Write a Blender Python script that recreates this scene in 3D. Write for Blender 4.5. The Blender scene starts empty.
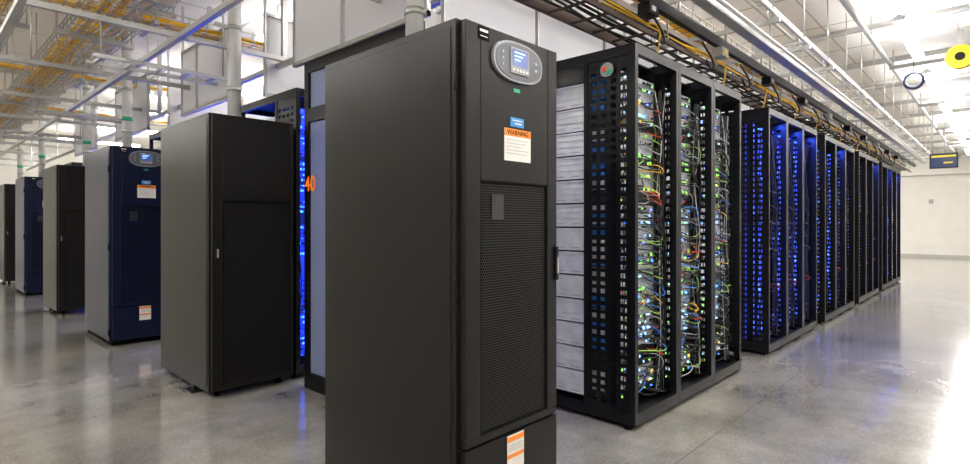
import bpy, bmesh, math, random
from mathutils import Vector, Matrix
random.seed(4)
scene = bpy.context.scene
try:
    scene.view_settings.view_transform = 'Standard'
    scene.view_settings.look = 'None'
    scene.view_settings.exposure = .12
except Exception: pass

# ------------------------------------------------------------ materials
def newmat(name):
    m = bpy.data.materials.new(name); m.use_nodes = True
    nt = m.node_tree; b = nt.nodes["Principled BSDF"]
    return m, nt, b
def mat(name, col, rough=.5, metal=0., emit=None, es=0., noise=0.04, nscale=30., spec=.5):
    m, nt, b = newmat(name)
    b.inputs["Roughness"].default_value = rough
    b.inputs["Metallic"].default_value = metal
    b.inputs["Specular IOR Level"].default_value = spec
    tc = nt.nodes.new("ShaderNodeTexCoord")
    n = nt.nodes.new("ShaderNodeTexNoise"); n.inputs["Scale"].default_value = nscale
    nt.links.new(tc.outputs["Object"], n.inputs["Vector"])
    r = nt.nodes.new("ShaderNodeValToRGB")
    r.color_ramp.elements[0].position = .3; r.color_ramp.elements[1].position = .7
    r.color_ramp.elements[0].color = tuple(c*(1-noise) for c in col)+(1,)
    r.color_ramp.elements[1].color = tuple(min(1, c*(1+noise)) for c in col)+(1,)
    nt.links.new(n.outputs["Fac"], r.inputs["Fac"])
    nt.links.new(r.outputs["Color"], b.inputs["Base Color"])
    if emit:
        b.inputs["Emission Color"].default_value = emit+(1,)
        b.inputs["Emission Strength"].default_value = es
    return m
def M(nt, op, a, b=None, c=None):
    n = nt.nodes.new("ShaderNodeMath"); n.operation = op
    for i, v in enumerate((a, b, c)):
        if v is None: continue
        if isinstance(v, (int, float)): n.inputs[i].default_value = v
        else: nt.links.new(v, n.inputs[i])
    return n.outputs[0]
def mesh_mat(name, col, hole, pitch, rough=.45, rad=.36):
    m, nt, b = newmat(name)
    b.inputs["Roughness"].default_value = rough
    tc = nt.nodes.new("ShaderNodeTexCoord"); s = nt.nodes.new("ShaderNodeSeparateXYZ")
    nt.links.new(tc.outputs["Object"], s.inputs[0])
    u = M(nt, 'DIVIDE', s.outputs[0], pitch); w = M(nt, 'DIVIDE', s.outputs[2], pitch)
    row = M(nt, 'FLOOR', w); odd = M(nt, 'MODULO', row, 2.0)
    u2 = M(nt, 'ADD', u, M(nt, 'MULTIPLY', odd, .5))
    fu = M(nt, 'SUBTRACT', M(nt, 'FRACT', u2), .5); fw = M(nt, 'SUBTRACT', M(nt, 'FRACT', w), .5)
    dd = M(nt, 'SQRT', M(nt, 'ADD', M(nt, 'MULTIPLY', fu, fu), M(nt, 'MULTIPLY', fw, fw)))
    k = M(nt, 'LESS_THAN', dd, rad)
    mx = nt.nodes.new("ShaderNodeMix"); mx.data_type = 'RGBA'
    nt.links.new(k, mx.inputs["Factor"])
    mx.inputs[6].default_value = col+(1,); mx.inputs[7].default_value = hole+(1,)
    nt.links.new(mx.outputs[2], b.inputs["Base Color"])
    nt.links.new(M(nt, 'MULTIPLY_ADD', k, .5, rough), b.inputs["Roughness"])
    nt.links.new(M(nt, 'MULTIPLY_ADD', k, -.22, .24), b.inputs["Specular IOR Level"])
    return m

BLK = mat("powder_coat_black", (.0105,.0095,.0085), .32, spec=.2)
BLK2 = mat("rack_black", (.005,.005,.006), .36, spec=.22)
SEAM = mat("seam", (.002,.002,.002), .8, spec=.1)
BLK_BLUELIT = mat("powder_coat_blue_lit", (.005,.008,.030), .3, spec=.25)  # black coat with reflected blue light painted into its colour
PERF = mesh_mat("perforated_door", (.015,.014,.013), (.001,.001,.001), .0105)
PERF_BLUELIT = mesh_mat("perforated_blue_lit", (.006,.009,.032), (.001,.001,.003), .014)  # blue light on the mesh door painted into both colours
GALV = mat("galvanised_steel", (.75,.76,.77), .4, .15, noise=.1, nscale=12)
STEEL = mat("strut_steel", (.46,.46,.45), .35, .5)
PIPE = mat("pipe_insulation", (.66,.66,.65), .5)
WHITE = mat("white_plastic", (.85,.85,.84), .4)
SILVER = mat("silver_bezel", (.24,.25,.27), .3, .3)
SRVG = mat("keypad_grey", (.10,.105,.12), .35)
LCD = mat("lcd", (.03,.05,.16), .2, emit=(.08,.17,.6), es=.35)
ORANGE = mat("orange_label", (.85,.24,.02), .5)
DECAL = mat("orange_decal", (.95,.2,.01), .5, emit=(1.,.22,.0), es=.35)  # slight glow added to the marking to brighten it
PAPER = mat("paper_label", (.75,.73,.69), .6)
BLUEST = mat("blue_label", (.02,.25,.6), .5)
GREENST = mat("green_label", (.02,.35,.18), .5)
YEL = mat("yellow_cable", (.95,.55,.01), .5)
YELR = mat("yellow_plastic", (.8,.62,.02), .45)
CBLK = mat("cable_black", (.008,.008,.009), .45)
CWHT = mat("cable_grey", (.4,.4,.4), .5)
CGRN = mat("cable_lime", (.3,.5,.08), .5)
CBLU = mat("cable_blue", (.03,.2,.7), .5)
CRED = mat("cable_red", (.65,.06,.02), .5)
COPPER = mat("brown_rail", (.07,.042,.028), .5)
SRV = mat("server_face", (.5,.52,.55), .35, .3, noise=.35, nscale=40)
SRVD = mat("server_dark", (.015,.016,.018), .4)
SRVB = mat("server_blue_glow", (.02,.05,.5), .4, emit=(.01,.04,1.), es=.9)  # blue LED glow put into the whole face as colour and emission
SRVN = mat("server_navy_glow", (.01,.02,.16), .4, emit=(.0,.02,.6), es=.35)  # fainter blue LED glow put into a dark face
LG = mat("led_green", (.1,.8,.1), .4, emit=(.4,1.,.12), es=1.2)
LB = mat("led_blue", (.05,.2,1.), .4, emit=(.03,.15,1.), es=5.)
LW = mat("led_cyan", (.3,.7,1.), .4, emit=(.35,.6,1.), es=2.)
LO = mat("led_amber", (1.,.5,.05), .4, emit=(1.,.6,.1), es=1.5)
TUBE = mat("light_diffuser", (1,1,1), .4, emit=(1.,.97,.915), es=49.)

def translucent(name, col, tr=.4):
    m, nt, b = newmat(name)
    b.inputs["Base Color"].default_value = col+(1,); b.inputs["Roughness"].default_value = .35
    t = nt.nodes.new("ShaderNodeBsdfTranslucent"); t.inputs[0].default_value = col+(1,)
    mx = nt.nodes.new("ShaderNodeMixShader"); mx.inputs[0].default_value = tr
    w = nt.nodes.new("ShaderNodeTexWave"); w.inputs["Scale"].default_value = 14; w.bands_direction = 'DIAGONAL'
    tc = nt.nodes.new("ShaderNodeTexCoord"); nt.links.new(tc.outputs["Object"], w.inputs[0])
    bp = nt.nodes.new("ShaderNodeBump"); bp.inputs["Strength"].default_value = .15
    nt.links.new(w.outputs["Fac"], bp.inputs["Height"]); nt.links.new(bp.outputs[0], b.inputs["Normal"])
    out = nt.nodes["Material Output"]
    nt.links.new(b.outputs[0], mx.inputs[1]); nt.links.new(t.outputs[0], mx.inputs[2])
    nt.links.new(mx.outputs[0], out.inputs[0])
    return m
PANEL = translucent("containment_panel", (.82,.82,.83))
GLASS = translucent("door_glazing", (.33,.38,.5), .5)

# floor
FLOOR, nt, b = newmat("polished_concrete")
g = nt.nodes.new("ShaderNodeNewGeometry"); s = nt.nodes.new("ShaderNodeSeparateXYZ")
nt.links.new(g.outputs["Position"], s.inputs[0])
n1 = nt.nodes.new("ShaderNodeTexNoise"); n1.inputs["Scale"].default_value = 1.1; n1.inputs["Detail"].default_value = 9
n1.inputs["Roughness"].default_value = .7
nt.links.new(g.outputs["Position"], n1.inputs["Vector"])
n2 = nt.nodes.new("ShaderNodeTexNoise"); n2.inputs["Scale"].default_value = 60; n2.inputs["Detail"].default_value = 4
nt.links.new(g.outputs["Position"], n2.inputs["Vector"])
f = M(nt, 'ADD', M(nt, 'MULTIPLY', n1.outputs["Fac"], .75), M(nt, 'MULTIPLY', n2.outputs["Fac"], .25))
rp = nt.nodes.new("ShaderNodeValToRGB")
rp.color_ramp.elements[0].position = .37; rp.color_ramp.elements[0].color = (.175,.165,.142,1)
rp.color_ramp.elements[1].position = .61; rp.color_ramp.elements[1].color = (.41,.39,.345,1)
nt.links.new(f, rp.inputs["Fac"])
def joint(c, off, pit, w):
    fr = M(nt, 'FRACT', M(nt, 'ADD', M(nt, 'DIVIDE', M(nt, 'SUBTRACT', c, off), pit), 100.5))
    return M(nt, 'LESS_THAN', M(nt, 'ABSOLUTE', M(nt, 'SUBTRACT', fr, .5)), w/pit)
j = M(nt, 'MAXIMUM', joint(s.outputs[1], 1.24, 4.38, .003), joint(s.outputs[0], 4.9, 6.0, .003))
mx = nt.nodes.new("ShaderNodeMix"); mx.data_type = 'RGBA'
nt.links.new(M(nt, 'MULTIPLY', j, .6), mx.inputs["Factor"]); nt.links.new(rp.outputs[0], mx.inputs[6]); mx.inputs[7].default_value = (.1,.095,.09,1)
nt.links.new(mx.outputs[2], b.inputs["Base Color"])
nt.links.new(M(nt, 'MULTIPLY_ADD', n1.outputs["Fac"], .25, .08), b.inputs["Roughness"])
b.inputs["Specular IOR Level"].default_value = .5
b.inputs["Coat Weight"].default_value = .85; b.inputs["Coat IOR"].default_value = 1.55
nt.links.new(M(nt, 'MULTIPLY_ADD', n1.outputs["Fac"], .12, .05), b.inputs["Coat Roughness"])
WALL = mat("painted_wall", (.85,.83,.79), .7, noise=.02, nscale=3)
CEIL, nt, b = newmat("ceiling_panels")
g = nt.nodes.new("ShaderNodeNewGeometry"); s = nt.nodes.new("ShaderNodeSeparateXYZ")
nt.links.new(g.outputs["Position"], s.inputs[0])
fx = M(nt, 'LESS_THAN', M(nt, 'FRACT', M(nt, 'DIVIDE', M(nt, 'ADD', s.outputs[0], 50.), 1.2)), .03)
fy = M(nt, 'LESS_THAN', M(nt, 'FRACT', M(nt, 'DIVIDE', M(nt, 'ADD', s.outputs[1], 50.), 1.2)), .015)
k = M(nt, 'MAXIMUM', fx, fy)
mx = nt.nodes.new("ShaderNodeMix"); mx.data_type = 'RGBA'
nt.links.new(k, mx.inputs["Factor"]); mx.inputs[6].default_value = (.84,.82,.78,1); mx.inputs[7].default_value = (.45,.43,.4,1)
nt.links.new(mx.outputs[2], b.inputs["Base Color"]); b.inputs["Roughness"].default_value = .6

# ------------------------------------------------------------ builder
class B:
    def __init__(s): s.bm = bmesh.new(); s.mats = []
    def mi(s, m):
        if m not in s.mats: s.mats.append(m)
        return s.mats.index(m)
    def box(s, x0, x1, y0, y1, z0, z1, m):
        i = s.mi(m)
        v = [s.bm.verts.new(p) for p in ((x0,y0,z0),(x1,y0,z0),(x1,y1,z0),(x0,y1,z0),(x0,y0,z1),(x1,y0,z1),(x1,y1,z1),(x0,y1,z1))]
        for q in ((3,2,1,0),(4,5,6,7),(0,1,5,4),(1,2,6,5),(2,3,7,6),(3,0,4,7)):
            f = s.bm.faces.new([v[a] for a in q]); f.material_index = i
    def cyl(s, p, q, r, m, n=12):
        i = s.mi(m); p = Vector(p); q = Vector(q); d = q-p
        mtx = Matrix.Translation((p+q)/2) @ d.to_track_quat('Z','Y').to_matrix().to_4x4()
        res = bmesh.ops.create_cone(s.bm, cap_ends=True, segments=n, radius1=r, radius2=r, depth=d.length, matrix=mtx)
        for f in {f for v in res['verts'] for f in v.link_faces}:
            f.material_index = i
            if len(f.verts) == 4 and n > 4: f.smooth = True
    def prism(s, pts, y0, y1, m):
        i = s.mi(m)
        a = [s.bm.verts.new((x, y0, z)) for x, z in pts]; c = [s.bm.verts.new((x, y1, z)) for x, z in pts]
        n = len(pts)
        fs = [s.bm.faces.new(a), s.bm.faces.new(c[::-1])]
        for k in range(n): fs.append(s.bm.faces.new((a[k], c[k], c[(k+1)%n], a[(k+1)%n])))
        for f in fs: f.material_index = i
        bmesh.ops.recalc_face_normals(s.bm, faces=fs)
    def mesh(s, name):
        me = bpy.data.meshes.new(name); s.bm.to_mesh(me); s.bm.free()
        for m in s.mats: me.materials.append(m)
        return me
def obj(name, data, parent=None, loc=(0,0,0), bevel=0):
    o = bpy.data.objects.new(name, data); scene.collection.objects.link(o); o.location = loc
    if parent: o.parent = parent
    if bevel:
        md = o.modifiers.new("bevel", 'BEVEL'); md.width = bevel; md.segments = 2; md.limit_method = 'ANGLE'
    return o
def empty(name, loc): 
    o = obj(name, None, None, loc); o.empty_display_size = .2; return o
def text_mesh(txt, size, m, align='CENTER'):
    c = bpy.data.curves.new("txt", 'FONT'); c.body = txt; c.size = size; c.align_x = align; c.align_y = 'CENTER'; c.extrude = .0004
    c.materials.append(m); return c
def curves(name, splines, r, m):
    c = bpy.data.curves.new(name, 'CURVE'); c.dimensions = '3D'; c.bevel_depth = r; c.bevel_resolution = 1; c.resolution_u = 4
    for pts in splines:
        sp = c.splines.new('BEZIER'); sp.bezier_points.add(len(pts)-1)
        for bp, p in zip(sp.bezier_points, pts):
            bp.co = p; bp.handle_left_type = bp.handle_right_type = 'AUTO'
    c.materials.append(m); return c

# ------------------------------------------------------------ room
X0, X1, Y0, Y1, ZC = -4., 25., -3.5, 20., 3.6
def shell(name, a, m):
    bb = B(); bb.box(*a, m); return obj(name, bb.mesh(name))
shell("floor", (X0,X1,Y0,Y1,-.1,0), FLOOR)
shell("ceiling", (X0,X1,Y0,Y1,ZC,ZC+.1), CEIL)
shell("wall_east", (X1,X1+.15,Y0,Y1,0,ZC), WALL)
shell("wall_west", (X0-.15,X0,Y0,Y1,0,ZC), WALL)
shell("wall_north", (X0,X1,Y1,Y1+.15,0,ZC), WALL)
shell("wall_south", (X0,X1,Y0-.15,Y0,0,ZC), WALL)
shell("trim_1", (X1-.35,X1,Y0,Y1,2.9,ZC), WALL)
shell("baseboard_east", (X1-.015,X1,Y0,Y1,0,.1), mat("baseboard_vinyl",(.5,.49,.47),.5))
shell("baseboard_north", (X0,X1-.02,Y1-.015,Y1,0,.1), mat("baseboard_vinyl_b",(.35,.34,.33),.5))

# ------------------------------------------------------------ cooling cabinet
CH = 2.02
def cooling(depth, body, perf):
    bb = B(); W = .6
    bb.box(.0,W,.035,depth,.05,CH, body)
    bb.box(.02,W-.02,.03,depth-.03,0.0,.05, SEAM)
    bb.box(-.004,0,.06,depth-.03,.08,CH-.03, body)
    bb.box(W,W+.004,.06,depth-.03,.08,CH-.03, body)
    for z in (.14,1.0,1.78): bb.cyl((-.008,.03,z-.035),(-.008,.03,z+.035),.008,BLK2,8)
    body_m = bb.mesh("cabinet_body")
    bb = B()
    bb.box(.018,W-.004,.0,.034,.395,.425, body)
    bb.box(.018,.1,.0,.034,.425,CH-.006, body)
    bb.box(.527,W-.004,.0,.034,.425,CH-.006, body)
    bb.box(.1,.527,.0,.034,1.41,CH-.006, body)
    bb.box(.018,W-.004,.0,.034,.055,.383, body)
    bb.box(.005,W-.005,.02,.034,.38,.398, SEAM)
    door = bb.mesh("cabinet_door")
    bb = B(); bb.box(.1,.527,.010,.014,.425,1.41, perf)
    for (a,b_,c,d) in ((.1,.527,1.404,1.41),(.1,.527,.425,.431),(.1,.106,.431,1.404),(.521,.527,.431,1.404)):
        bb.box(a,b_,.002,.010,c,d,SEAM)
    mesh_ = bb.mesh("mesh_panel")
    bb = B()
    bb.box(.572,.59,-.014,.0,.99,1.14, BLK2); bb.box(.577,.585,-.02,-.014,1.02,1.09, STEEL)
    hand = bb.mesh("door_handle")
    bb = B()
    pts = []
    for k in range(40):
        t = 2*math.pi*k/40; ct, st = math.cos(t), math.sin(t)
        pts.append((.315+.155*math.copysign(abs(ct)**.8,ct), 1.905+.082*math.copysign(abs(st)**.8,st)))
    bb.prism(pts, -.014, .0, SILVER)
    pts2 = [(.315+(x-.315)*.93, 1.905+(z-1.905)*.88) for x, z in pts]
    bb.prism(pts2, -.017, -.014, SRVG)
    bb.box(.255,.37,-.022,-.017,1.855,1.96, SILVER)
    bb.box(.264,.361,-.024,-.022,1.885,1.952, LCD)
    for k in range(5): bb.box(.264+k*.021,.277+k*.021,-.025,-.022,1.863,1.873, PAPER)
    for k in range(3): bb.box(.275,.34-.015*k,-.025,-.024,1.938-k*.015,1.942-k*.015, LW)
    for k in range(3): bb.cyl((.21,-.02,1.88+k*.025),(.21,-.016,1.88+k*.025),.005,STEEL,10)
    for k in range(2): bb.cyl((.42,-.02,1.89+k*.03),(.42,-.016,1.89+k*.03),.006,STEEL,10)
    disp = bb.mesh("control_display")
    bb = B()
    bb.box(.085,.145,-.003,0,1.955,2.005, SEAM); bb.box(.092,.138,-.004,-.003,1.985,1.995, PAPER); bb.box(.095,.135,-.004,-.003,1.967,1.970, PAPER)
    bb.box(.275,.36,-.002,0,1.642,1.68, BLUEST); bb.box(.30,.345,-.003,-.002,1.652,1.658, PAPER); bb.box(.285,.35,-.003,-.002,1.666,1.670, PAPER)
    bb.box(.236,.405,-.002,0,1.50,1.632, PAPER); bb.box(.236,.405,-.003,-.002,1.602,1.632, ORANGE)
    for k in range(5): bb.box(.25,.39-.02*(k%3),-.003,-.002,1.585-k*.014,1.588-k*.014, STEEL)
    bb.box(.255,.36,-.002,0,.235,.378, PAPER); bb.box(.255,.36,-.003,-.002,.352,.373, ORANGE)
    bb.box(.255,.36,-.003,-.002,.285,.30, ORANGE)
    for k in range(3): bb.box(.265,.35,-.003,-.002,.335-k*.01,.338-k*.01, STEEL)
    bb.box(.295,.335,-.002,0,1.785,1.80, GREENST)
    bb.box(.17,.24,.005,.009,1.26,1.36, SRVD); bb.box(.185,.22,.004,.005,1.32,1.35, SRVD)
    labs = bb.mesh("labels")
    return dict(body=body_m, door=door, mesh_panel=mesh_, door_handle=hand, display=disp, labels=labs)
WARN = text_mesh("WARNING", .028, SEAM)
def place_cool(d, loc):
    e = empty("cooling_cabinet", loc)
    for k, me in d.items():
        obj(k, me, e, bevel=.004 if k in ('body','door') else 0)
    t = obj("warning_text", WARN, e, (.32,-.0035,1.617)); t.rotation_euler = (math.pi/2,0,0)
coolA = cooling(.965, BLK, PERF); coolC = cooling(1.1, BLK_BLUELIT, PERF_BLUELIT)
place_cool(coolA, (1.435,1.47,0))
place_cool(coolC, (1.44,6.5,0))
place_cool(coolC, (1.44,12.0,0))

def cabinet():
    bb = B(); W = .62; D = 1.07
    bb.box(0,W,.035,D,.05,CH,BLK)
    bb.box(-.004,0,.06,D-.03,.08,CH-.03,BLK); bb.box(W,W+.004,.06,D-.03,.08,CH-.03,BLK)
    for x in (.06,W-.1):
        for y in (.08,D-.12):
            bb.box(x,x+.04,y,y+.04,0,.05,SEAM)
    bb.box(-.03,.05,.28,.42,.0,.012,BLK2); bb.box(.0,.05,.32,.38,.012,.05,BLK2)
    body = bb.mesh("cabinet_body")
    bb = B()
    bb.box(.012,.085,.0,.034,.06,CH-.006,BLK); bb.box(W-.03,W-.004,0,.034,.06,CH-.006,BLK)
    bb.box(.085,W-.03,0,.034,1.40,CH-.006,BLK); bb.box(.085,W-.03,0,.034,.06,.09,BLK)
    door = bb.mesh("cabinet_door")
    bb = B(); bb.box(.085,W-.03,.008,.014,.09,1.40,PERF); bb.box(.085,W-.03,.002,.008,1.392,1.40,SEAM); bb.box(.085,.091,.002,.008,.09,1.392,SEAM); p = bb.mesh("mesh_panel")
    bb = B(); bb.box(.03,.055,-.016,0,.98,1.14,BLK2); bb.box(.037,.048,-.022,-.016,1.0,1.06,STEEL); h = bb.mesh("door_handle")
    return dict(body=body, door=door, mesh_panel=p, door_handle=h)
cab = cabinet()
for loc in ((1.485,4.03,0),(1.44,9.2,0),(1.44,14.6,0)):
    e = empty("server_cabinet", loc)
    for k, me in cab.items(): obj(k, me, e, bevel=.004 if k in ('body','door') else 0)

# ------------------------------------------------------------ open racks
RH, RW, RD = 2.32, .6, 1.05
def rack_frame():
    bb = B(); p = .035
    for x in (0,RW-p):
        for y in (0,RD-p):
            bb.box(x,x+p,y,y+p,.03,RH,BLK2)
        bb.box(x,x+p,p,RD-p,RH-.06,RH,BLK2); bb.box(x,x+p,p,RD-p,.03,.1,BLK2)
        bb.box(x,x+p,.33,.36,.1,RH-.06,BLK2)
        for y in (.04,RD-.08): bb.cyl((x+.018,y+.02,0),(x+.018,y+.02,.03),.02,SEAM,10)
    for y in (0,RD-p):
        bb.box(p,RW-p,y,y+p,RH-.06,RH,BLK2); bb.box(p,RW-p,y,y+p,.03,.1,BLK2)
    bb.box(p,RW-p,p,RD-p,.05,.07,BLK2)
    bb.box(p,RW-p,p+.13,RD-p,RH-.03,RH-.02,BLK2)
    for x in (.04,.545): bb.box(x,x+.015,.15,.19,.1,RH-.06,BLK2)
    i = bb.mi(BLK2)
    for x in (.006,RW-.006):
        ys = [.035]
        for c in range(4): ys += [.06+c*.07,.10+c*.07]
        ys.append(.33)
        zs = [.1]; z = .13
        while z < RH-.12: zs += [z, z+.028]; z += .052
        zs.append(RH-.06)
        vv = [[bb.bm.verts.new((x,y,z)) for z in zs] for y in ys]
        for a in range(len(ys)-1):
            for c in range(len(zs)-1):
                if a % 2 == 1 and c % 2 == 1: continue
                f = bb.bm.faces.new((vv[a][c],vv[a+1][c],vv[a+1][c+1],vv[a][c+1])); f.material_index = i
    return bb.mesh("rack_frame")
FRAME = rack_frame()
def servers(kind):
    bb = B(); rnd = random.Random({'g':1,'b':2,'n':3}[kind]); z = .13
    y0 = .15 if kind == 'g' else .17
    while z < RH-.16:
        h = rnd.choice((.044,.044,.088)) if kind=='g' else .044
        if kind == 'g': face = rnd.choice((SRV,SRV,SRV,SRV,SRVD))
        elif kind == 'b': face = rnd.choice((SRVB,SRVB,SRVB,SRVB,SRVN))
        else: face = rnd.choice((SRVD,SRVD,SRVN))
        bb.box(.062,.538,y0,y0+.06,z+.003,z+h-.003,face)
        if kind == 'g' and face is SRV:
            bb.box(.045,.055,.24,.325,z+.006,z+h-.006,CBLU if rnd.random()<.35 else GALV)  # plates added behind the side slots, imitating light showing through
            bb.box(.07,.12,y0-.012,y0,z+.006,z+h-.006,SRV)
        elif kind == 'g' and rnd.random() < .5: bb.box(.045,.055,.15,.22,z+.006,z+h-.006,LB if rnd.random()<.3 else GALV)  # more slot plates, some glowing blue, for the same light
        x = .075
        while x < .52:
            w = rnd.uniform(.008,.03)
            r = rnd.random()
            if kind=='g':
                m = LG if r<.2 else (LW if r<.32 else (LO if r<.35 else (LB if r<.42 else (SRVD if r<.68 else None))))
                if m and m is not SRVD: w = rnd.uniform(.006,.014)
            elif kind=='b':
                m = LB if r<.38 else (LW if r<.41 else (SRVD if r<.6 else None))
            else:
                m = LB if r<.10 else (SRVD if r<.6 else None)
            hh = rnd.uniform(.008,.022)
            if m: bb.box(x,x+w,y0-.006,y0,z+.01,z+.01+hh,m)
            x += w+rnd.uniform(.006,.025)
        z += h
    z = .13
    while z < RH-.25:
        for sx in (.02,.565):
            bb.box(sx,sx+.015,.37,RD-.05,z+.006,z+.145,GALV)
            bb.box(sx-.010,sx+.025,.37,RD-.05,z+.140,z+.149,GALV)
            bb.box(sx-.005,sx+.02,.37,RD-.05,z+.06,z+.066,GALV)
            bb.box(sx-.005,sx+.02,.37,RD-.05,z+.100,z+.106,GALV)
            for k in range(3):
                for q in range(5): bb.box(sx-.0015,sx+.0165,.40+q*.12,.47+q*.12,z+.02+k*.04,z+.026+k*.04,STEEL)
        z += .155
    bb.box(.065,.535,.23,RD-.06,.12,RH-.2,SRVD)
    return bb.mesh("servers_"+kind)
SV = {k: servers(k) for k in 'gbn'}
def cabling(seed, n, dense):
    rnd = random.Random(seed); groups = {}
    for k in range(n):
        m = rnd.choices((0,1,2,3,4,5),(10,2.2,2.0,1.6,.4,.5))[0] if dense else rnd.choices((0,1,2,3,4,5),(12,.4,.2,.5,.1,.0))[0]
        side = rnd.random() < .65
        xe = rnd.uniform(.49,.545) if side else rnd.uniform(.05,.1)
        xs = rnd.uniform(.12,.5); z = rnd.uniform(.18,RH-.25); ze = max(.12, z+rnd.uniform(-.25,.1))
        y = rnd.uniform(.04,.11)
        groups.setdefault(m, []).append([(xs,.15,z),((xs*2+xe)/3,y,z-rnd.uniform(0,.06)),(xe,rnd.uniform(.07,.12),(z+ze)/2-.03),(xe+rnd.uniform(-.01,.01),.14,ze)])
    for k in range(12):
        x = rnd.choice((rnd.uniform(.05,.09),rnd.uniform(.47,.55),rnd.uniform(.5,.55)))
        groups.setdefault(0, []).append([(x+rnd.uniform(-.015,.015),rnd.uniform(.07,.13),.11+i*(RH-.3)/6) for i in range(7)])
    for k in range(2 if dense else 0):
        x = rnd.uniform(.48,.55)
        groups.setdefault(1, []).append([(x+rnd.uniform(-.02,.02),rnd.uniform(.06,.12),.11+i*(RH-.3)/6) for i in range(7)])
    mats = (CBLK,CWHT,CGRN,CBLU,CRED,YEL)
    return [curves("cables", sp, .0033 if m else .0045, mats[m]) for m, sp in groups.items()]
CAB = {'g':[cabling(s,115,True) for s in (1,2,3)], 'b':[cabling(9,14,False)], 'n':[cabling(12,18,False)]}
def rack(loc, kind, v=0):
    e = empty("open_server_rack", loc)
    obj("frame", FRAME, e); obj("servers", SV[kind], e)
    cs = CAB[kind]
    for k, c in enumerate(cs[v % len(cs)]): obj("cables_%d"%k, c, e)
    if kind == 'b':
        ld = bpy.data.lights.get("blue_spill_lamp")
        if not ld:
            ld = bpy.data.lights.new("blue_spill_lamp",'AREA'); ld.shape='RECTANGLE'; ld.size = .45; ld.size_y = .03; ld.energy = 10; ld.color = (.04,.1,1.)  # added lamp hidden under the top frame for blue spill
        o = obj("blue_spill_lamp", ld, e, (.3,.09,2.24)); o.rotation_euler = (math.radians(-12),0,0)
def group(x, n, y, kinds):
    for i in range(n): rack((x+i*.605, y, 0), kinds[i % len(kinds)], i)
group(3.0,3,1.6,'g')
group(5.55,3,1.6,'b')
group(7.75,3,1.6,'nbn')
group(9.9,3,1.6,'nnb')
group(12.05,4,1.6,'nbnb')
group(2.16,4,4.1,'b')
group(2.10,4,6.6,'b'); group(2.12,3,9.3,'b'); group(2.10,3,12.1,'b')

e = empty("asset_tag", (3.0,1.6,0)); bb = B()
bb.cyl((-.001,.19,2.19),(-.008,.19,2.19),.045,mat("tag_grey",(.25,.26,.26),.4),20)
bb.box(-.01,-.008,.16,.19,2.16,2.19,GREENST); bb.box(-.01,-.008,.19,.22,2.18,2.21,CRED)
obj("tag", bb.mesh("tag"), e)

# ------------------------------------------------------------ containment door between rows
e = empty("containment_door", (2.1,0,0)); bb = B()
bb.box(0,.05,3.80,3.86,0,2.45,BLK2); bb.box(0,.05,2.52,2.58,0,2.45,BLK2)
bb.box(0,.05,2.58,3.80,2.37,2.45,BLK2); bb.box(0,.05,3.16,3.22,.0,2.37,BLK2)
bb.box(.0,.05,2.58,3.80,.0,.12,BLK2)
bb.box(.0,.05,3.22,3.80,2.0,2.1,BLK2)
obj("door_frame", bb.mesh("door_frame"), e)
bb = B(); bb.box(.02,.03,2.58,3.16,.12,2.37,GLASS); bb.box(.02,.03,3.22,3.80,.12,2.37,GLASS); obj("glazing", bb.mesh("glazing"), e)
t = obj("door_number", text_mesh("40", .16, DECAL, 'LEFT'), e, (-.003,3.85,1.53)); t.rotation_euler = (math.pi/2,0,-math.pi/2)
t.data.offset = .0015

def panel_run(loc, axis, length, z0, z1, name="containment_panel"):
    e = empty(name, loc); fr = B(); pn = B(); L = .0; step = .9
    def bx(bb, a0, a1, t0, t1, c0, c1, m):
        if axis == 'x': bb.box(a0,a1,t0,t1,c0,c1,m)
        else: bb.box(t0,t1,a0,a1,c0,c1,m)
    while L < length-.01:
        w = min(step, length-L)
        bx(pn, L+.02, L+w-.02, -.004,.004, z0+.03, z1-.03, PANEL)
        bx(fr, L, L+.02, -.015,.015, z0, z1, STEEL)
        L += w
    bx(fr, 0, length, -.018,.018, z0, z0+.03, STEEL); bx(fr, 0, length, -.018,.018, z1-.03, z1, STEEL)
    bx(fr, 0, .02, -.01,.01, z1, ZC, STEEL); bx(fr, length-.02, length, -.01,.01, z1, ZC, STEEL)
    bx(fr, length-.02, length, -.015,.015, z0, z1, STEEL)
    obj("panels", pn.mesh("panels"), e); obj("panel_frame", fr.mesh("panel_frame"), e)
panel_run((2.12,2.45,0),'y',1.6,2.46,3.3)
panel_run((2.2,2.42,0),'x',11.,2.36,3.3)
panel_run((2.2,4.75,0),'x',8.,2.36,3.1)
panel_run((2.2,7.3,0),'x',8.,2.36,3.1)
panel_run((2.12,5.2,0),'y',1.35,2.4,3.1)
panel_run((2.12,7.75,0),'y',1.5,2.4,3.1)
panel_run((2.12,10.4,0),'y',1.5,2.4,3.1)

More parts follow.
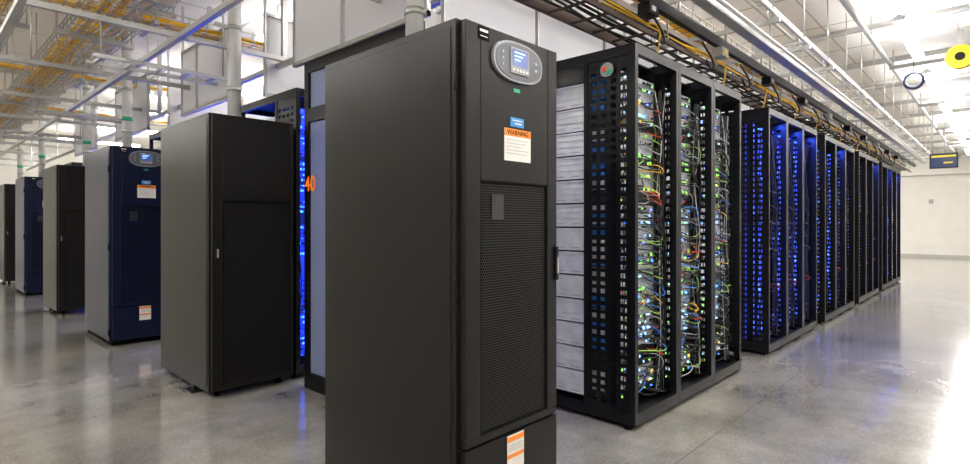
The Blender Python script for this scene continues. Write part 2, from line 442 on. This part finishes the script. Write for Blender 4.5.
# ------------------------------------------------------------ overhead busway/rails
e = empty("busway_track", (0,0,0)); bb = B()
xa, xb = .8, 17.5
bb.box(xa,xb,1.42,1.50,2.70,2.76,STEEL); bb.box(xa,xb,1.40,1.52,2.76,2.77,WHITE)
bb.box(xa,xb,1.63,1.67,2.63,2.70,BLK2)
bb.box(xa,xb,1.82,1.86,2.66,2.70,COPPER)
bb.cyl((xa,1.34,2.93),(xb,1.34,2.93),.022,STEEL); bb.cyl((xa,1.28,2.84),(xb,1.28,2.84),.014,STEEL)
bb.box(xa,xb,2.05,2.08,2.54,2.60,COPPER)
bb.box(xa,xb,1.72,1.74,2.50,2.53,COPPER)
x = 1.0
while x < xb:
    bb.box(x,x+.03,1.25,2.35,2.78,2.815,STEEL)
    bb.cyl((x+.015,1.3,2.8),(x+.015,1.3,ZC),.006,STEEL,6); bb.cyl((x+.015,2.3,2.8),(x+.015,2.3,ZC),.006,STEEL,6)
    bb.box(x+.005,x+.025,1.64,1.66,2.7,2.79,STEEL); bb.box(x+.005,x+.025,1.83,1.85,2.69,2.79,STEEL); bb.box(x+.005,x+.025,2.055,2.075,2.59,2.79,STEEL)
    bb.cyl((x+.015,1.34,2.81),(x+.015,1.34,2.92),.005,STEEL,6)
    bb.box(x+.005,x+.02,1.725,1.735,2.52,2.79,STEEL)
    x += .9
x = 1.0
while x < xb:
    bb.box(x,x+.012,1.73,2.06,2.535,2.55,COPPER); x += .25
for i in range(11):
    x = 3.2+i*1.22
    bb.box(x,x+.13,1.61,1.69,2.56,2.63,[BLK2,STEEL,BLK2][i%3])
    bb.box(x+.03,x+.08,1.605,1.61,2.58,2.61,[GALV,YELR,STEEL][i%3])
obj("rails", bb.mesh("rails"), e)
sp = []; spy = []; rnd = random.Random(5)
for i in range(14):
    x = 3.1+i*.8+rnd.uniform(0,.3)
    sp.append([(x,1.65,2.6),(x+.08,1.60,2.46),(x+.2,1.66,2.44),(x+.26,1.72,2.53)])
for k in range(7):
    y = rnd.uniform(1.77,2.0); sp.append([(xa+q*.6,y+rnd.uniform(-.03,.03),2.56+rnd.uniform(0,.02)) for q in range(26)])
for k in range(4):
    y = rnd.uniform(1.76,1.84); spy.append([(xa+q*.6,y+rnd.uniform(-.03,.03),2.57+rnd.uniform(0,.04)) for q in range(26)])
for i in range(9):
    x = 3.3+i*1.1+rnd.uniform(0,.5)
    spy.append([(x,1.76,2.58),(x+.05,1.69,2.56),(x+.1,1.70,2.45),(x+.12,1.74,2.33)])
obj("power_leads", curves("power_leads", sp, .009, CBLK), e)
obj("fibre_leads", curves("fibre_leads", spy, .006, YEL), e)

def tray(axis, lo, hi, c0, c1, z, n, name="cable_tray", seed=0, cm=YEL):
    e = empty(name, (0,0,0)); bb = B(); r = .004
    def bx(a0,a1,t0,t1,z0,z1,m):
        if axis=='x': bb.box(a0,a1,t0,t1,z0,z1,m)
        else: bb.box(t0,t1,a0,a1,z0,z1,m)
    for k in range(5):
        t = c0+(c1-c0)*k/4; bx(lo,hi,t-r,t+r,z-r,z+r,STEEL)
    for t in (c0,c1):
        for h in (.05,.1): bx(lo,hi,t-r*1.4,t+r*1.4,z+h-r,z+h+r,STEEL)
    a = lo
    while a < hi:
        bx(a,a+2*r,c0,c1,z-r,z+r,STEEL)
        for t in (c0,c1): bx(a,a+2*r,t-r,t+r,z,z+.1,STEEL)
        a += .15
    a = lo+.2
    while a < hi:
        bx(a,a+.04,c0-.08,c1+.08,z-.045,z-.004,STEEL)
        for t in (c0-.06,c1+.06):
            if axis=='x': bb.cyl((a+.02,t,z-.04),(a+.02,t,ZC),.008,STEEL,6)
            else: bb.cyl((t,a+.02,z-.04),(t,a+.02,ZC),.008,STEEL,6)
        a += 1.3
    obj("basket", bb.mesh("basket"), e)
    rnd = random.Random(seed+7); sp = []
    for k in range(n):
        t0 = rnd.uniform(c0+.05,c0+(c1-c0)*.65); pts = []; a = lo
        while a <= hi:
            t = min(c1-.01,max(c0+.01,t0+rnd.uniform(-.03,.03))); h = z+.012+rnd.uniform(0,.05)
            pts.append((a,t,h) if axis=='x' else (t,a,h)); a += .7
        sp.append(pts)
    if n: obj("cable_bundle", curves("cable_bundle", sp, .011, cm), e)
tray('y',1.6,19,.95,1.3,2.86,12,seed=1)
tray('y',2.6,19,1.40,1.62,3.12,9,seed=2)
tray('y',3.4,19,.45,.7,2.98,7,seed=3)
tray('x',2.3,16,1.9,2.25,2.9,12,seed=4)
tray('x',.2,9,3.0,3.3,3.0,8,seed=5)
tray('x',.0,9,5.4,5.7,3.0,9,seed=6)
tray('x',.0,9,8.2,8.5,3.0,8,seed=7)
tray('x',.0,9,10.9,11.2,3.0,8,seed=8)

e = empty("ladder_rack", (0,0,0)); bb = B()
for y in (5.0,7.9,10.6):
    bb.box(1.0,2.0,y,y+.02,2.5,2.53,STEEL); bb.box(1.0,2.0,y+.25,y+.27,2.5,2.53,STEEL)
    for k in range(5): bb.box(1.05+k*.21,1.07+k*.21,y+.02,y+.25,2.505,2.525,STEEL)
    for x in (1.05,1.95): bb.cyl((x,y+.01,2.52),(x,y+.01,ZC),.007,STEEL,6)
obj("ladder", bb.mesh("ladder"), e)

e = empty("strut_framework", (0,0,0)); bb = B()
for i in range(10):
    y = 2.9+i*1.7
    bb.box(.5,2.34,y,y+.04,2.66,2.70,STEEL)
    for x in (.5,2.3): bb.box(x,x+.04,y,y+.04,2.70,ZC,STEEL)
for x in (.5,1.42,2.3): bb.box(x,x+.04,2.5,19.,2.62,2.66,STEEL)
obj("struts", bb.mesh("struts"), e)

def pipe(x, y, r, z0=CH):
    e = empty("chilled_water_pipe", (x,y,0)); bb = B()
    bb.cyl((0,0,z0),(0,0,ZC),r,PIPE,20)
    bb.cyl((0,0,z0),(0,0,z0+.03),r*1.35,STEEL,20)
    for z in (z0+.25,2.75,3.2): bb.cyl((0,0,z),(0,0,z+.035),r*1.12,STEEL,20)
    if y > 5: bb.cyl((0,0,z0+.38),(0,0,z0+.43),r*1.04,GREENST,20)
    bb.box(-r-.1,-r+.005,-.015,.015,2.755,2.78,STEEL)
    obj("pipe", bb.mesh("pipe"), e)
pipe(1.8,4.4,.05); pipe(1.75,2.13,.045); pipe(1.78,7.3,.05); pipe(1.9,9.9,.05); pipe(1.75,12.6,.05); pipe(1.75,15.2,.05)

e = empty("ceiling_conduit", (0,0,0)); bb = B()
x = 4.2; i = 0
while x < 24:
    bb.cyl((x,Y0,3.36 if i%2 else 3.46),(x,1.15 if i%2 else 2.2,3.36 if i%2 else 3.46),.03 if i%2 else .022,STEEL,10)
    for y in (-2.,0.2,1.1): bb.box(x-.01,x+.01,y,y+.02,3.38,ZC,STEEL)
    x += 1.7; i += 1
for y,z,r in ((.25,3.5,.02),(1.15,3.42,.03),(1.9,3.5,.02)):
    bb.cyl((2.,y,z),(24.6,y,z),r,STEEL,10)
for i in range(12): bb.box(2.5+i*1.8,2.52+i*1.8,.2,1.95,3.53,ZC,STEEL)
obj("conduits", bb.mesh("conduits"), e)

# ------------------------------------------------------------ lights
def fix_mesh(L):
    bb = B(); bb.box(-L/2,L/2,-.02,.02,.04,.06,WHITE); bb.box(-L/2+.02,L/2-.02,-.05,.05,0,.04,TUBE)
    bb.box(-L/2,-L/2+.02,-.055,.055,-.003,.045,WHITE); bb.box(L/2-.02,L/2,-.055,.055,-.003,.045,WHITE)
    for x in (-L/2+.2,L/2-.2): bb.cyl((x,0,.06),(x,0,ZC-3.3),.004,STEEL,6)
    return bb.mesh("fixture")
FX = fix_mesh(1.8)
def light(x, y, rot=0):
    e = empty("linear_light", (x,y,3.3)); e.rotation_euler = (0,0,rot)
    obj("fixture", FX, e)
for x in (-2.6,.2,2.6,5.2,7.86,10.6,13.3,16.0,18.7,21.4): light(x,.785)
for x in (-2,1.5,5,8.5,12,16,20): light(x,-1.9)  # unseen camera-side row, added to light the cabinet fronts
for y in (3.7,6.1,8.9,11.7,14.4,17.2):
    light(-.9,y,math.pi/2)
    for x in (3.6,6.6,10.,14.,18.,22.): light(x,y)

# ------------------------------------------------------------ hanging items on the right
e = empty("cord_reel", (8.9,.4,0)); bb = B()
bb.cyl((-.05,0,3.27),(-.03,0,3.27),.14,YELR,28); bb.cyl((.03,0,3.27),(.05,0,3.27),.14,YELR,28)
bb.cyl((-.03,0,3.27),(.03,0,3.27),.10,CBLK,24); bb.cyl((-.06,0,3.27),(-.05,0,3.27),.05,BLK2,20)
bb.box(-.012,.012,-.03,.03,3.3,ZC,STEEL); obj("reel", bb.mesh("reel"), e)
e = empty("cable_coil", (8.2,.785,0))
sp = [[(.01*k+.012*math.sin(a), (.085+.006*k)*math.cos(a*math.pi/6), 2.92+(.085+.006*k)*math.sin(a*math.pi/6)) for a in range(13)] for k in range(3)]
obj("coil", curves("coil", sp, .009, mat("cable_navy",(.015,.025,.08),.4)), e)
obj("cord", curves("cord", [[(.01,0,3.0),(.01,0,3.15),(.01,0,3.3)]], .005, CBLK), e)
e = empty("hanging_monitor", (14.9,.93,0)); bb = B()
bb.box(0,.05,-.23,.23,2.37,2.68,BLK2); bb.box(-.004,0,-.21,.21,2.39,2.66,mat("screen",(.02,.03,.06),.2,emit=(.1,.15,.4),es=.15))
bb.box(-.006,-.004,-.2,.2,2.60,2.64,YELR); bb.box(-.006,-.004,-.15,.0,2.47,2.50,YELR)
for y in (-.02,.18): bb.cyl((.025,y,2.68),(.025,y,ZC),.008,STEEL,6)
obj("monitor", bb.mesh("monitor"), e)
e = empty("wall_switch", (X1-.02,1.9,0)); bb = B(); bb.box(-.01,.02,-.06,.06,1.9,2.05,mat("switch_grey",(.45,.45,.45),.5)); obj("switch", bb.mesh("switch"), e)

# ------------------------------------------------------------ camera
cd = bpy.data.cameras.new("camera"); cam = bpy.data.objects.new("camera", cd); scene.collection.objects.link(cam)
F = 551.5
cd.sensor_fit = 'HORIZONTAL'; cd.sensor_width = 36; cd.lens = 36*F/970
cd.shift_y = -10/970
cd.clip_start = .05
cam.location = (0,0,1.25)
hd = math.atan2(.6860,.7276)
cam.rotation_euler = (math.pi/2, 0, hd-math.pi/2)
scene.camera = cam
w = bpy.data.worlds.new("world"); scene.world = w; w.use_nodes = True
w.node_tree.nodes["Background"].inputs[0].default_value = (.9,.92,1,1); w.node_tree.nodes["Background"].inputs[1].default_value = .3
